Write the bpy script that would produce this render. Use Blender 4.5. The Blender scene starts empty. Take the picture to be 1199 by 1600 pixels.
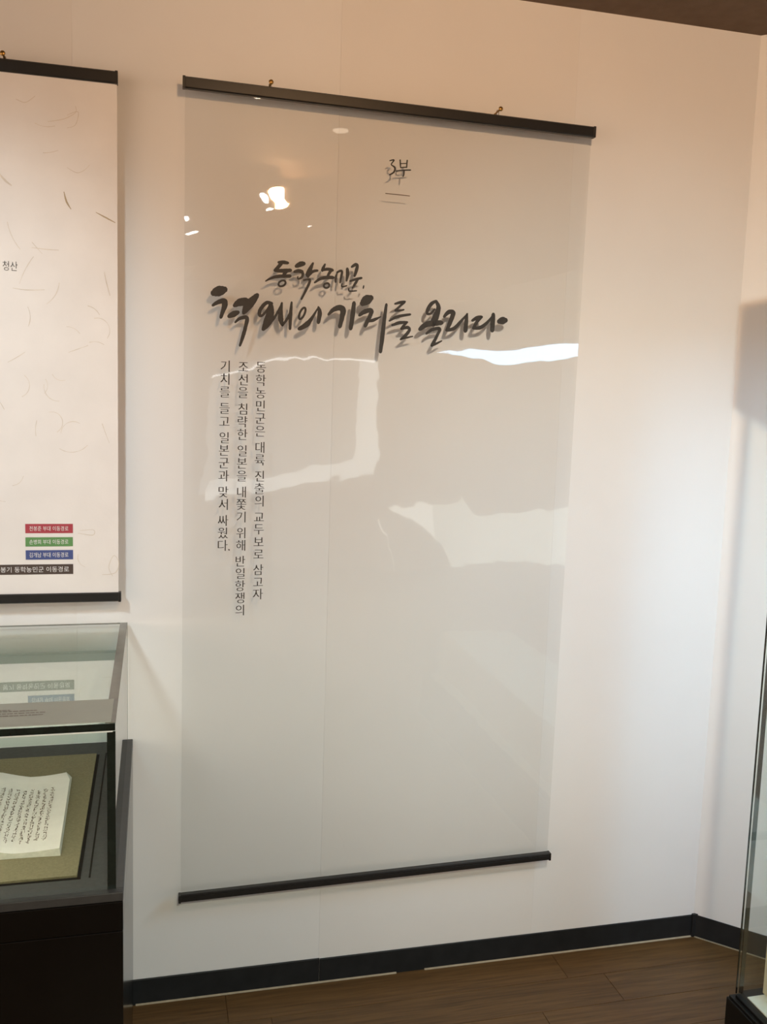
import bpy, bmesh, math, random
from mathutils import Vector, Matrix, noise

# ------------------------------------------------------------------ camera
IMG_W, IMG_H = 1199, 1600
F_PX = 1431.95
CAM = Vector((0.0, -2.254, 1.55))
YAW, PITCH, ROLL = (math.radians(a) for a in (14.1347, -6.8719, 1.8289))
sc = bpy.context.scene
col = sc.collection
FW = Vector((math.sin(YAW) * math.cos(PITCH), math.cos(YAW) * math.cos(PITCH), math.sin(PITCH)))
_rt = Vector((math.cos(YAW), -math.sin(YAW), 0))
_up = _rt.cross(FW)
RT = _rt * math.cos(ROLL) + _up * math.sin(ROLL)
UP = -_rt * math.sin(ROLL) + _up * math.cos(ROLL)
cam_data = bpy.data.cameras.new('camera')
cam_data.sensor_fit = 'HORIZONTAL'
cam_data.sensor_width = 36.0
cam_data.lens = F_PX / IMG_W * 36.0
cam_data.clip_start = 0.02
cam = bpy.data.objects.new('camera', cam_data)
col.objects.link(cam)
M = Matrix((RT, UP, -FW)).transposed().to_4x4()
M.translation = CAM
cam.matrix_world = M
sc.camera = cam

# ------------------------------------------------------------------ world, exposure
world = bpy.data.worlds.new('hall_ambient')
world.use_nodes = True
wb = world.node_tree.nodes['Background']
W_COL, W_STR = (1.000, 0.741, 0.556), 2.430
wb.inputs[0].default_value = (*W_COL, 1)
wb.inputs[1].default_value = W_STR
sc.world = world
sc.view_settings.view_transform = 'Standard'
sc.view_settings.look = 'None'
sc.view_settings.gamma = 1.0
sc.view_settings.use_curve_mapping = False
sc.view_settings.exposure = 0.0

CEIL = 2.544
LAMP_Z = 2.40

def light(name, kind, loc, aim, energy, color, **kw):
    d = bpy.data.lights.new(name, kind)
    d.energy = energy
    d.color = color
    for k, v in kw.items():
        setattr(d, k, v)
    o = bpy.data.objects.new(name, d)
    col.objects.link(o)
    o.location = loc
    o.rotation_euler = (Vector(aim) - Vector(loc)).to_track_quat('-Z', 'Y').to_euler()
    return o

SPOT_C = (-0.75, -1.75, 2.44)       # over the paper poster
SPOT_D = (0.50, -2.13, 2.45)        # further back, throws the tall case's shadow
SPOT_E = (0.46, -2.28, 2.45)        # cool, aimed past the banner at the bare wall
SPOT_F = (0.18, -3.32, 2.45)        # cool, aimed low
AIM_C, AIM_D = (-0.42, 0.0, 1.42), (1.25, 0.0, 2.05)
AIM_E, AIM_F = (1.22, 0.0, 1.28), (0.22, 0.0, -0.25)
COL_C, E_C = (0.785, 0.938, 1.000), 97.5
COL_D, E_D = (1.000, 0.578, 0.276), 67.5
COL_E, E_E = (0.833, 1.000, 1.000), 90.0
COL_F, E_F = (0.976, 1.000, 0.762), 126.0
COL_L, E_L = (0.470, 0.727, 1.000), 19.8        # LED panel in the hood of the tall case
for sp, aim, en, cl, size, soft in ((SPOT_C, AIM_C, E_C, COL_C, 46, 0.12), (SPOT_D, AIM_D, E_D, COL_D, 120, 0.034),
                                    (SPOT_E, AIM_E, E_E, COL_E, 52, 0.032), (SPOT_F, AIM_F, E_F, COL_F, 44, 0.022)):
    light('spot_lamp_light', 'SPOT', sp, aim, en, cl, spot_size=math.radians(size), spot_blend=1.0, shadow_soft_size=soft)

# ------------------------------------------------------------------ pixel helpers
def ray(px, py):
    return FW + RT * ((px - IMG_W / 2) / F_PX) - UP * ((py - IMG_H / 2) / F_PX)

def on_y(px, py, y):
    d = ray(px, py)
    return CAM + d * ((y - CAM.y) / d.y)

def on_z(px, py, z):
    d = ray(px, py)
    return CAM + d * ((z - CAM.z) / d.z)

# ------------------------------------------------------------------ object helpers
ORIGIN = {}

def link(o, parent=None):
    col.objects.link(o)
    if parent is not None:
        o.parent = parent
    return o

def tag(o, label=None, cat=None, group=None, kind=None):
    if label: o['label'] = label
    if cat: o['category'] = cat
    if group: o['group'] = group
    if kind: o['kind'] = kind
    return o

def empty(name, loc, label=None, cat=None, group=None, kind=None):
    o = bpy.data.objects.new(name, None)
    o.empty_display_size = 0.05
    o.location = loc
    col.objects.link(o)
    ORIGIN[o] = Vector(loc)
    return tag(o, label, cat, group, kind)

def make(name, verts, faces, mat, parent=None, smooth=False, origin=None, mats=None, fmat=None):
    og = Vector((0, 0, 0))
    if parent is not None and parent in ORIGIN:
        og = ORIGIN[parent]
    elif origin is not None:
        og = Vector(origin)
    me = bpy.data.meshes.new(name)
    me.from_pydata([tuple(Vector(v) - og) for v in verts], [], faces)
    for m in (mats or [mat]):
        me.materials.append(m)
    if fmat:
        for p, i in zip(me.polygons, fmat):
            p.material_index = i
    if smooth:
        for p in me.polygons:
            p.use_smooth = True
    me.update()
    o = bpy.data.objects.new(name, me)
    link(o, parent)
    if parent is None and origin is not None:
        o.location = origin
    ORIGIN[o] = og
    return o

def from_bm(name, bm, mat, parent=None, smooth=False, origin=None):
    og = Vector((0, 0, 0))
    if parent is not None and parent in ORIGIN:
        og = ORIGIN[parent]
    elif origin is not None:
        og = Vector(origin)
    bmesh.ops.translate(bm, verts=bm.verts, vec=-og)
    bmesh.ops.recalc_face_normals(bm, faces=bm.faces)
    me = bpy.data.meshes.new(name)
    bm.to_mesh(me)
    bm.free()
    me.materials.append(mat)
    if smooth:
        for p in me.polygons:
            p.use_smooth = True
    o = bpy.data.objects.new(name, me)
    link(o, parent)
    if parent is None and origin is not None:
        o.location = origin
    ORIGIN[o] = og
    return o

def bm_box(bm, x0, x1, y0, y1, z0, z1, bev=0.0, rot=None):
    r = bmesh.ops.create_cube(bm, size=1.0)
    vs = r['verts']
    c = Vector(((x0 + x1) / 2, (y0 + y1) / 2, (z0 + z1) / 2))
    for v in vs:
        v.co = Vector((v.co.x * (x1 - x0), v.co.y * (y1 - y0), v.co.z * (z1 - z0)))
        if rot is not None:
            v.co = rot @ v.co
        v.co += c
    if bev > 0:
        es = list({e for v in vs for e in v.link_edges})
        bmesh.ops.bevel(bm, geom=es, offset=bev, segments=2, affect='EDGES', profile=0.5)

def box(name, x0, x1, y0, y1, z0, z1, mat, parent=None, bev=0.0, origin=None):
    bm = bmesh.new()
    bm_box(bm, x0, x1, y0, y1, z0, z1, bev)
    return from_bm(name, bm, mat, parent, origin=origin)

def bm_bar(bm, a, b, prof):
    """extrude a yz profile (list of (dy,dz)) from point a to point b, closed"""
    a, b = Vector(a), Vector(b)
    ring = []
    for p in (a, b):
        ring.append([bm.verts.new(p + Vector((0, dy, dz))) for dy, dz in prof])
    n = len(prof)
    for i in range(n):
        bm.faces.new((ring[0][i], ring[0][(i + 1) % n], ring[1][(i + 1) % n], ring[1][i]))
    bm.faces.new(ring[0])
    bm.faces.new(ring[1][::-1])

def bm_tube(bm, pts, rad, seg=8):
    pts = [Vector(p) for p in pts]
    rings = []
    for i, p in enumerate(pts):
        t = (pts[min(i + 1, len(pts) - 1)] - pts[max(i - 1, 0)]).normalized()
        u = t.cross(Vector((0, 0, 1)))
        if u.length < 1e-3:
            u = t.cross(Vector((1, 0, 0)))
        u.normalize()
        w = t.cross(u)
        r = rad[i] if isinstance(rad, (list, tuple)) else rad
        rings.append([bm.verts.new(p + (u * math.cos(k * 2 * math.pi / seg) + w * math.sin(k * 2 * math.pi / seg)) * r) for k in range(seg)])
    for a, b in zip(rings, rings[1:]):
        for k in range(seg):
            bm.faces.new((a[k], a[(k + 1) % seg], b[(k + 1) % seg], b[k]))
    bm.faces.new(rings[0])
    bm.faces.new(rings[-1][::-1])

# ------------------------------------------------------------------ materials
def nodes_of(m):
    m.use_nodes = True
    nt = m.node_tree
    return nt, nt.nodes, nt.links

def principled(name, color, rough=0.5, metal=0.0, spec=0.5, noise=None, bump=None, emit=None):
    m = bpy.data.materials.new(name)
    nt, N, L = nodes_of(m)
    b = N['Principled BSDF']
    b.inputs['Base Color'].default_value = (*color, 1)
    b.inputs['Roughness'].default_value = rough
    b.inputs['Metallic'].default_value = metal
    b.inputs['Specular IOR Level'].default_value = spec
    tc = N.new('ShaderNodeTexCoord')
    if noise:
        scale, amt = noise
        n = N.new('ShaderNodeTexNoise')
        n.inputs['Scale'].default_value = scale
        n.inputs['Detail'].default_value = 5
        L.new(tc.outputs['Object'], n.inputs['Vector'])
        r = N.new('ShaderNodeValToRGB')
        r.color_ramp.elements[0].position = 0.3
        r.color_ramp.elements[1].position = 0.7
        r.color_ramp.elements[0].color = (*[c * (1 - amt) for c in color], 1)
        r.color_ramp.elements[1].color = (*[min(1, c * (1 + amt)) for c in color], 1)
        L.new(n.outputs['Fac'], r.inputs['Fac'])
        L.new(r.outputs['Color'], b.inputs['Base Color'])
    if bump:
        scale, st = bump
        n2 = N.new('ShaderNodeTexNoise')
        n2.inputs['Scale'].default_value = scale
        n2.inputs['Detail'].default_value = 3
        L.new(tc.outputs['Object'], n2.inputs['Vector'])
        bp = N.new('ShaderNodeBump')
        bp.inputs['Strength'].default_value = st
        bp.inputs['Distance'].default_value = 0.002
        L.new(n2.outputs['Fac'], bp.inputs['Height'])
        L.new(bp.outputs['Normal'], b.inputs['Normal'])
    if emit:
        b.inputs['Emission Color'].default_value = (*emit[0], 1)
        b.inputs['Emission Strength'].default_value = emit[1]
    return m

def clear_sheet(name, tint, refl=1.8, rough=0.015, ior=1.5):
    """clear plastic or glass: transmits with a tint, mirrors by Fresnel"""
    m = bpy.data.materials.new(name)
    nt, N, L = nodes_of(m)
    N.remove(N['Principled BSDF'])
    out = N['Material Output']
    tr = N.new('ShaderNodeBsdfTransparent')
    tr.inputs[0].default_value = (*tint, 1)
    gl = N.new('ShaderNodeBsdfGlossy')
    gl.inputs['Roughness'].default_value = rough
    fr = N.new('ShaderNodeFresnel')
    fr.inputs['IOR'].default_value = ior
    geo = N.new('ShaderNodeNewGeometry')
    # a sheet mirrors alike from both sides: fold the normal to the viewer's side
    mu = N.new('ShaderNodeMath'); mu.operation = 'MULTIPLY'; mu.use_clamp = True
    mu.inputs[1].default_value = refl
    ior_n = N.new('ShaderNodeMix'); ior_n.data_type = 'FLOAT'
    ior_n.inputs[2].default_value = ior
    ior_n.inputs[3].default_value = 1.0 / ior
    L.new(geo.outputs['Backfacing'], ior_n.inputs[0])
    L.new(ior_n.outputs[0], fr.inputs['IOR'])
    L.new(fr.outputs[0], mu.inputs[0])
    mx = N.new('ShaderNodeMixShader')
    L.new(mu.outputs[0], mx.inputs[0])
    L.new(tr.outputs[0], mx.inputs[1])
    L.new(gl.outputs[0], mx.inputs[2])
    L.new(mx.outputs[0], out.inputs['Surface'])
    return m

def emissive(name, color, strength):
    m = bpy.data.materials.new(name)
    nt, N, L = nodes_of(m)
    N.remove(N['Principled BSDF'])
    e = N.new('ShaderNodeEmission')
    e.inputs[0].default_value = (*color, 1)
    e.inputs[1].default_value = strength
    L.new(e.outputs[0], N['Material Output'].inputs['Surface'])
    return m

def wood_floor():
    m = bpy.data.materials.new('dark_wood_floor')
    nt, N, L = nodes_of(m)
    b = N['Principled BSDF']
    tc = N.new('ShaderNodeTexCoord')
    oi = N.new('ShaderNodeObjectInfo')
    add = N.new('ShaderNodeVectorMath'); add.operation = 'ADD'
    sc3 = N.new('ShaderNodeVectorMath'); sc3.operation = 'SCALE'
    comb = N.new('ShaderNodeCombineXYZ')
    L.new(oi.outputs['Random'], comb.inputs[0]); L.new(oi.outputs['Random'], comb.inputs[1]); L.new(oi.outputs['Random'], comb.inputs[2])
    L.new(comb.outputs[0], sc3.inputs[0]); sc3.inputs['Scale'].default_value = 37.0
    L.new(tc.outputs['Object'], add.inputs[0]); L.new(sc3.outputs[0], add.inputs[1])
    mp = N.new('ShaderNodeMapping')
    mp.inputs['Scale'].default_value = (3.0, 60.0, 60.0)
    L.new(add.outputs[0], mp.inputs['Vector'])
    n = N.new('ShaderNodeTexNoise')
    n.inputs['Scale'].default_value = 1.6; n.inputs['Detail'].default_value = 8; n.inputs['Roughness'].default_value = 0.62
    n.inputs['Distortion'].default_value = 0.5
    L.new(mp.outputs[0], n.inputs['Vector'])
    r = N.new('ShaderNodeValToRGB')
    r.color_ramp.elements[0].position = 0.30; r.color_ramp.elements[1].position = 0.74
    r.color_ramp.elements[0].color = (0.072, 0.036, 0.012, 1)
    r.color_ramp.elements[1].color = (0.172, 0.088, 0.030, 1)
    L.new(n.outputs['Fac'], r.inputs['Fac'])
    hsv = N.new('ShaderNodeHueSaturation')
    mr = N.new('ShaderNodeMapRange'); mr.inputs[3].default_value = 0.95; mr.inputs[4].default_value = 1.05
    L.new(oi.outputs['Random'], mr.inputs[0]); L.new(mr.outputs[0], hsv.inputs['Value'])
    L.new(r.outputs['Color'], hsv.inputs['Color'])
    L.new(hsv.outputs[0], b.inputs['Base Color'])
    b.inputs['Roughness'].default_value = 0.42
    b.inputs['Specular IOR Level'].default_value = 0.35
    bp = N.new('ShaderNodeBump'); bp.inputs['Strength'].default_value = 0.15; bp.inputs['Distance'].default_value = 0.001
    L.new(n.outputs['Fac'], bp.inputs['Height']); L.new(bp.outputs[0], b.inputs['Normal'])
    return m

MT = {
    'wall': principled('white_wall_board', (0.80, 0.785, 0.765), 0.62, spec=0.25, noise=(5, 0.012), bump=(260, 0.05)),
    'wall_b': principled('white_wall_board_warm', (0.785, 0.763, 0.735), 0.62, spec=0.25, noise=(5, 0.012), bump=(260, 0.05)),
    'ceil': principled('brown_ceiling', (0.155, 0.105, 0.072), 0.8, spec=0.2, noise=(30, 0.08)),
    'opp': principled('dim_hall_wall', (0.42, 0.38, 0.33), 0.8, noise=(6, 0.05)),
    'floor': wood_floor(),
    'bead': principled('pale_sealant', (0.36, 0.29, 0.19), 0.6, noise=(40, 0.15)),
    'rubber': principled('black_rubber_baseboard', (0.013, 0.014, 0.015), 0.5, spec=0.3, noise=(25, 0.2)),
    'rail': principled('black_plastic_rail', (0.013, 0.0115, 0.0105), 0.38, spec=0.45, noise=(60, 0.1)),
    'film': clear_sheet('clear_pvc_film', (0.945, 0.950, 0.945), 1.7, 0.02),
    'ink': principled('dark_ink_print', (0.040, 0.036, 0.032), 0.55, spec=0.3, noise=(80, 0.15)),
    'ink_fine': principled('dark_brown_fine_print', (0.050, 0.040, 0.032), 0.6, spec=0.2, noise=(80, 0.1)),
    'ink_rule': principled('thin_brown_rule_print', (0.16, 0.12, 0.09), 0.6, spec=0.2, noise=(80, 0.1)),
    'brass': principled('brass_nail', (0.42, 0.24, 0.07), 0.35, metal=1.0, noise=(300, 0.2)),
    'paper': principled('mulberry_paper_print', (0.81, 0.765, 0.725), 0.75, spec=0.15, noise=(9, 0.035), bump=(180, 0.08)),
    'fibre': principled('pale_brown_paper_fibre', (0.69, 0.62, 0.53), 0.8, spec=0.1, noise=(60, 0.1)),
    'fibre_dark': principled('dark_brown_paper_fibre', (0.46, 0.37, 0.25), 0.8, spec=0.1, noise=(60, 0.1)),
    'red': principled('red_label_print', (0.41, 0.062, 0.080), 0.6, spec=0.2, noise=(30, 0.05)),
    'green': principled('green_label_print', (0.13, 0.29, 0.105), 0.6, spec=0.2, noise=(30, 0.05)),
    'blue': principled('blue_label_print', (0.075, 0.10, 0.255), 0.6, spec=0.2, noise=(30, 0.05)),
    'brown': principled('brown_label_print', (0.085, 0.062, 0.052), 0.6, spec=0.2, noise=(30, 0.05)),
    'white_ink': principled('white_letter_print', (0.80, 0.78, 0.76), 0.6, spec=0.2, noise=(30, 0.03)),
    'glass': clear_sheet('greenish_case_glass', (0.90, 0.95, 0.915), 2.2, 0.0),
    'glass_tall': clear_sheet('clear_case_glass', (0.93, 0.965, 0.945), 1.6, 0.0),
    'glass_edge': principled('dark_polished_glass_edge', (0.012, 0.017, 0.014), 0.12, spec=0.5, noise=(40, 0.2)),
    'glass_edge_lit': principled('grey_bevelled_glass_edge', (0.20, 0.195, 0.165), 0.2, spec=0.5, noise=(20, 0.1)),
    'glass_grey': clear_sheet('grey_green_glass_edge', (0.20, 0.23, 0.23), 3.0, 0.05),
    'glass_dark': clear_sheet('dark_glass_arris', (0.10, 0.11, 0.11), 2.0, 0.05),
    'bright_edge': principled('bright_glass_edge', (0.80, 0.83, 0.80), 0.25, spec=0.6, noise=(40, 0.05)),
    'lacquer': principled('black_gloss_lacquer', (0.0035, 0.0035, 0.0035), 0.16, spec=0.45, noise=(10, 0.2)),
    'blackbox': principled('black_satin_plinth', (0.004, 0.0045, 0.0045), 0.45, spec=0.25, noise=(30, 0.2)),
    'rim': principled('charcoal_case_rim', (0.040, 0.039, 0.038), 0.45, spec=0.4, noise=(60, 0.1)),
    'deck': principled('charcoal_case_deck', (0.060, 0.060, 0.056), 0.7, spec=0.2, noise=(120, 0.1)),
    'gap': principled('black_shadow_gap', (0.010, 0.010, 0.009), 0.8, spec=0.1, noise=(40, 0.1)),
    'olive': principled('olive_fabric_board', (0.225, 0.195, 0.112), 0.9, spec=0.1, noise=(260, 0.12), bump=(600, 0.4)),
    'page': principled('cream_book_paper', (0.79, 0.75, 0.66), 0.8, spec=0.1, noise=(30, 0.03)),
    'page_edge': principled('grey_book_edge', (0.55, 0.53, 0.43), 0.8, spec=0.1, noise=(90, 0.12)),
    'page_ink': principled('brown_brush_ink', (0.19, 0.145, 0.11), 0.8, spec=0.1, noise=(200, 0.5)),
    'caption': principled('grey_caption_card', (0.40, 0.425, 0.375), 0.45, spec=0.4, noise=(10, 0.04)),
    'caption_ink': principled('faint_grey_print', (0.27, 0.24, 0.215), 0.7, noise=(60, 0.1)),
    'cream': principled('cream_fabric_display', (0.72, 0.68, 0.52), 0.8, spec=0.15, noise=(60, 0.04), bump=(300, 0.1)),
    'hood': principled('black_case_hood', (0.03, 0.03, 0.03), 0.5, noise=(30, 0.1)),
    'lamp_body': principled('black_lamp_housing', (0.02, 0.02, 0.02), 0.45, noise=(40, 0.1)),
    'lamp_warm': emissive('warm_lamp_lens', (1.0, 0.80, 0.58), 30.0),
    'lamp_soft': emissive('soft_lamp_lens', (1.0, 0.82, 0.62), 5.0),
    'lamp_white': emissive('white_lamp_lens', (1.0, 0.98, 0.95), 70.0),
    'lamp_led': emissive('cool_led_strip', COL_L, E_L),
    'case_fill': emissive('case_fill_glow', (1.0, 0.95, 0.86), 46.0),
    'glow_shape': emissive('added_shape_glow', (0.95, 1.0, 0.93), 2.9),
    'glow_line': emissive('added_line_glow', (1.0, 0.98, 0.93), 2.6),
    'lit_panel': emissive('lit_display_backlight', (0.93, 1.0, 0.98), 3.0),
    'lit_bright': emissive('lit_display_tube', (0.95, 1.0, 1.0), 8.0),
    'lit_dim': emissive('lit_display_glow', (0.93, 1.0, 0.97), 1.0),
}

# ------------------------------------------------------------------ the setting
CX = 1.558                      # corner of back wall and right wall
RW = Vector((math.sqrt(0.5), -math.sqrt(0.5), 0))   # right wall runs on at 135 degrees
RW_LEN = 2.6
BB = 0.0676
SEAMS = [-3.23, -2.62, -2.01, -1.40, -0.79, -0.18, 0.428, 1.038, CX]

floor = tag(make('floor', [(-3.3, 0.08, -0.004), (5.4, 0.08, -0.004), (5.4, -6.4, -0.004), (-3.3, -6.4, -0.004)], [(0, 3, 2, 1)], MT['floor']), kind='structure')
random.seed(4)
PW = 0.118
for r in range(12):
    y1 = -r * PW
    x = -0.55 - random.random() * 0.8
    while x < 2.3:
        x1 = x + 0.92
        bm = bmesh.new()
        bm_box(bm, x + 0.0006, x1 - 0.0006, y1 - PW + 0.0006, y1 - 0.0006, -0.012, 0.0, 0.0006)
        cut = None
        # trim the planks along the slanted right wall
        if x1 > CX - y1 - PW - 0.1 and x1 > CX:
            g = bm.verts[:] + bm.edges[:] + bm.faces[:]
            bmesh.ops.bisect_plane(bm, geom=g, plane_co=(CX, 0, 0), plane_no=(math.sqrt(.5), math.sqrt(.5), 0), clear_outer=True)
        if len(bm.verts) > 3:
            from_bm('floor_plank', bm, MT['floor'], floor)
        else:
            bm.free()
        x = x1

ceiling = tag(box('ceiling', -3.3, 5.4, -6.4, 0.08, CEIL, CEIL + 0.05, MT['ceil']), kind='structure')

wall_back = tag(box('wall_back', -3.3, CX + 0.02, 0.012, 0.08, 0.0, CEIL, MT['wall']), kind='structure')
for i in range(len(SEAMS) - 1):
    bm = bmesh.new()
    g0 = 0.0001
    gr = 0.00018 if i == 5 else g0
    bm_box(bm, SEAMS[i] + g0, SEAMS[i + 1] - (gr if i < len(SEAMS) - 2 else 0), 0.0, 0.0125, 0.0, CEIL)
    from_bm('wall_panel', bm, MT['wall_b'] if i in (6, 4) else MT['wall'], wall_back)

def rw_pt(s, off, z):
    n = Vector((-math.sqrt(0.5), -math.sqrt(0.5), 0))     # faces the room
    return Vector((CX, 0, z)) + RW * s + n * off

def rw_box(name, s0, s1, o0, o1, z0, z1, mat, parent=None):
    v = [rw_pt(s, o, z) for z in (z0, z1) for s, o in ((s0, o0), (s1, o0), (s1, o1), (s0, o1))]
    f = [(0, 1, 2, 3), (7, 6, 5, 4), (0, 4, 5, 1), (1, 5, 6, 2), (2, 6, 7, 3), (3, 7, 4, 0)]
    return make(name, v, f, mat, parent)

wall_right = tag(rw_box('wall_right', 0.0, RW_LEN, -0.07, 0.0, 0.0, CEIL, MT['wall']), kind='structure')
wall_opp = tag(box('wall_opposite', -3.3, 5.4, -6.4, -6.3, 0.0, CEIL, MT['opp']), kind='structure')

# baseboards: two strips with a butt joint at the panel seam, one along the right wall
def base_strip(name, x0, x1, h, parent):
    bm = bmesh.new()
    bm_bar(bm, (x0, 0, 0), (x1, 0, 0), [(-0.0005, 0), (-0.004, 0), (-0.004, h - 0.002), (-0.003, h), (-0.0005, h)])
    return from_bm(name, bm, MT['rubber'], parent)

bb = tag(empty('baseboard_back', (0.43, 0, 0)), kind='structure')
base_strip('baseboard_strip', -3.2, 0.4295, BB + 0.0005, bb)
base_strip('baseboard_strip', 0.4305, CX - 0.002, BB - 0.001, bb)
box('corner_cap', CX - 0.008, CX + 0.010, -0.009, -0.001, 0.0, BB + 0.003, MT['rubber'], bb, 0.001)
bbr = tag(rw_box('baseboard_right', 0.004, RW_LEN, 0.0005, 0.004, 0.0, BB, MT['rubber']), kind='structure')

# pale sealant bead along the floor joint, broken in one spot
bead = tag(empty('trim_1', (0.6, -0.005, 0)), kind='structure')
xa, xb = on_z(618, 1517, 0).x, on_z(662, 1512, 0).x
for x0, x1 in ((-0.045, xa), (xb, CX - 0.006)):
    bm = bmesh.new()
    bm_bar(bm, (x0, -0.004, 0.0), (x1, -0.004, 0.0), [(0, 0), (-0.004, 0), (0, 0.003)])
    from_bm('sealant_bead', bm, MT['bead'], bead)
tag(rw_box('trim_2', 0.008, RW_LEN, 0.004, 0.008, 0.0, 0.002, MT['bead']), kind='structure')

# ------------------------------------------------------------------ print helpers
def spline(pts, n=7):
    """Catmull-Rom through (x, y, w)"""
    if len(pts) < 3:
        a, b = pts
        return [tuple(a[k] + (b[k] - a[k]) * i / 4 for k in range(3)) for i in range(5)]
    P = [pts[0]] + list(pts) + [pts[-1]]
    out = []
    for i in range(1, len(P) - 2):
        p0, p1, p2, p3 = P[i - 1:i + 3]
        for j in range(n):
            t = j / n
            out.append(tuple(0.5 * ((2 * p1[k]) + (p2[k] - p0[k]) * t + (2 * p0[k] - 5 * p1[k] + 4 * p2[k] - p3[k]) * t * t
                                    + (-p0[k] + 3 * p1[k] - 3 * p2[k] + p3[k]) * t ** 3) for k in range(3)))
    out.append(tuple(pts[-1]))
    return out

def stroke_mesh(strokes, ragged=0.06, seed=1):
    """brush strokes -> list of 2D verts and faces; a ribbon with rounded ends"""
    rnd = random.Random(seed)
    V, Fs = [], []
    for st in strokes:
        s = spline(st)
        L_, R_ = [], []
        for i, (x, y, w) in enumerate(s):
            a, b = s[max(i - 1, 0)], s[min(i + 1, len(s) - 1)]
            dx, dy = b[0] - a[0], b[1] - a[1]
            l = math.hypot(dx, dy) or 1.0
            dx, dy = dx / l, dy / l
            h1 = w / 2 * (1 + rnd.uniform(-ragged, ragged))
            h2 = w / 2 * (1 + rnd.uniform(-ragged, ragged))
            L_.append((x - dy * h1, y + dx * h1)); R_.append((x + dy * h2, y - dx * h2))
        b0 = len(V)
        for p, q in zip(L_, R_):
            V += [p, q]
        for i in range(len(s) - 1):
            k = b0 + 2 * i
            Fs.append((k, k + 1, k + 3, k + 2))
        for (x, y, w), nb, lft, rgt in ((s[0], s[1], b0, b0 + 1), (s[-1], s[-2], b0 + 2 * len(s) - 2, b0 + 2 * len(s) - 1)):
            ang = math.atan2(y - nb[1], x - nb[0])
            k0 = len(V)
            for j in range(5):
                t = ang - math.pi / 2 + math.pi * j / 4
                V.append((x + math.cos(t) * w / 2 * 0.9, y + math.sin(t) * w / 2 * 0.9))
            Fs.append(tuple(range(k0, k0 + 5)))
    return V, Fs

def ring(cx, cy, rx, ry, w, tilt=0.0):
    pts = []
    for i in range(13):
        t = 2 * math.pi * i / 12
        x, y = rx * math.cos(t), ry * math.sin(t)
        pts.append((cx + x * math.cos(tilt) - y * math.sin(tilt), cy + x * math.sin(tilt) + y * math.cos(tilt), w))
    return pts

_glyph_cache = {}
def glyph(txt, thin=0.0):
    """outline mesh of a text in em units (from Blender's own built-in font)"""
    key = (txt, thin)
    if key not in _glyph_cache:
        cu = bpy.data.curves.new('glyph', 'FONT')
        cu.body = txt
        cu.size = 1.0
        cu.fill_mode = 'FRONT'
        cu.resolution_u = 2
        cu.offset = thin
        ob = bpy.data.objects.new('glyph', cu)
        col.objects.link(ob)
        dg = bpy.context.evaluated_depsgraph_get()
        me = bpy.data.meshes.new_from_object(ob.evaluated_get(dg))
        V = [(v.co.x, v.co.y) for v in me.vertices]
        Fs = [tuple(p.vertices) for p in me.polygons]
        bpy.data.objects.remove(ob)
        bpy.data.meshes.remove(me)
        bpy.data.curves.remove(cu)
        _glyph_cache[key] = (V, Fs)
    return _glyph_cache[key]

def text_verts(txt, cx, cz, height, width=None, thin=0.0):
    """glyph centred on (cx, cz), scaled to the given height (and width)"""
    V, Fs = glyph(txt, thin)
    xs = [v[0] for v in V]; ys = [v[1] for v in V]
    s = height / (max(ys) - min(ys))
    sx = s if width is None else width / (max(xs) - min(xs))
    mx, my = (max(xs) + min(xs)) / 2, (max(ys) + min(ys)) / 2
    return [(cx + (x - mx) * sx, cz + (y - my) * s) for x, y in V], Fs

# ------------------------------------------------------------------ the clear hanging banner
GAP = -0.045
TL, TR = on_y(289, 129, GAP), on_y(927, 207, GAP)
BL, BR = on_y(282, 1403, GAP), on_y(857, 1337, GAP)
banner = empty('hanging_banner', ((TL.x + TR.x) / 2, GAP, BL.z), 'clear film banner with black brush calligraphy hanging between two black rails', 'banner')

def film_y(x, z):
    """gentle waves of the hanging film"""
    u = (x - TL.x); v = (z - BL.z)
    fade = min(1.0, (TL.z - z) / 0.10) * min(1.0, max(0.0, (z - BL.z)) / 0.10)
    fade = max(0.0, fade)
    w = 0.00035 * math.sin(4.1 * u + 1.7 * v + 0.4) + 0.00016 * math.sin(7.0 * v - 3.0 * u + 1.0)
    w += 0.00012 * math.sin(19.0 * v + 5.0 * math.sin(4.0 * u))
    w += 0.00016 * noise.noise((u * 9.0, v * 12.0, 1.7)) + 0.000035 * noise.noise((u * 34.0, v * 42.0, 4.2))
    # fine tilted ripples in the upper left of the sheet draw the lamps' mirror images out into streaks
    w += 0.00011 * math.sin(2 * math.pi * (v - 0.35 * u) / 0.058) * math.exp(-((u - 0.16) / 0.22) ** 2 - ((v - 1.62) / 0.16) ** 2)
    # a local twist of the sheet beside the text columns
    w += -0.10 * (u - 0.22) * (v - 1.17) * math.exp(-((u - 0.22) / 0.34) ** 2 - ((v - 1.17) / 0.42) ** 2)
    return GAP + w * fade

NX, NZ = 200, 380
fv, ff = [], []
ex_l, ex_r = 0.001, 0.004
for j in range(NZ + 1):
    t = j / NZ
    l = BL.lerp(TL, t); r = BR.lerp(TR, t)
    for i in range(NX + 1):
        s = i / NX
        x = (l.x + ex_l) + ((r.x - ex_r) - (l.x + ex_l)) * s
        z = l.z + (r.z - l.z) * s
        fv.append((x, film_y(x, z), z))
for j in range(NZ):
    for i in range(NX):
        a = j * (NX + 1) + i
        ff.append((a, a + 1, a + NX + 2, a + NX + 1))
make('clear_film', fv, ff, MT['film'], banner, smooth=True)

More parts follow.
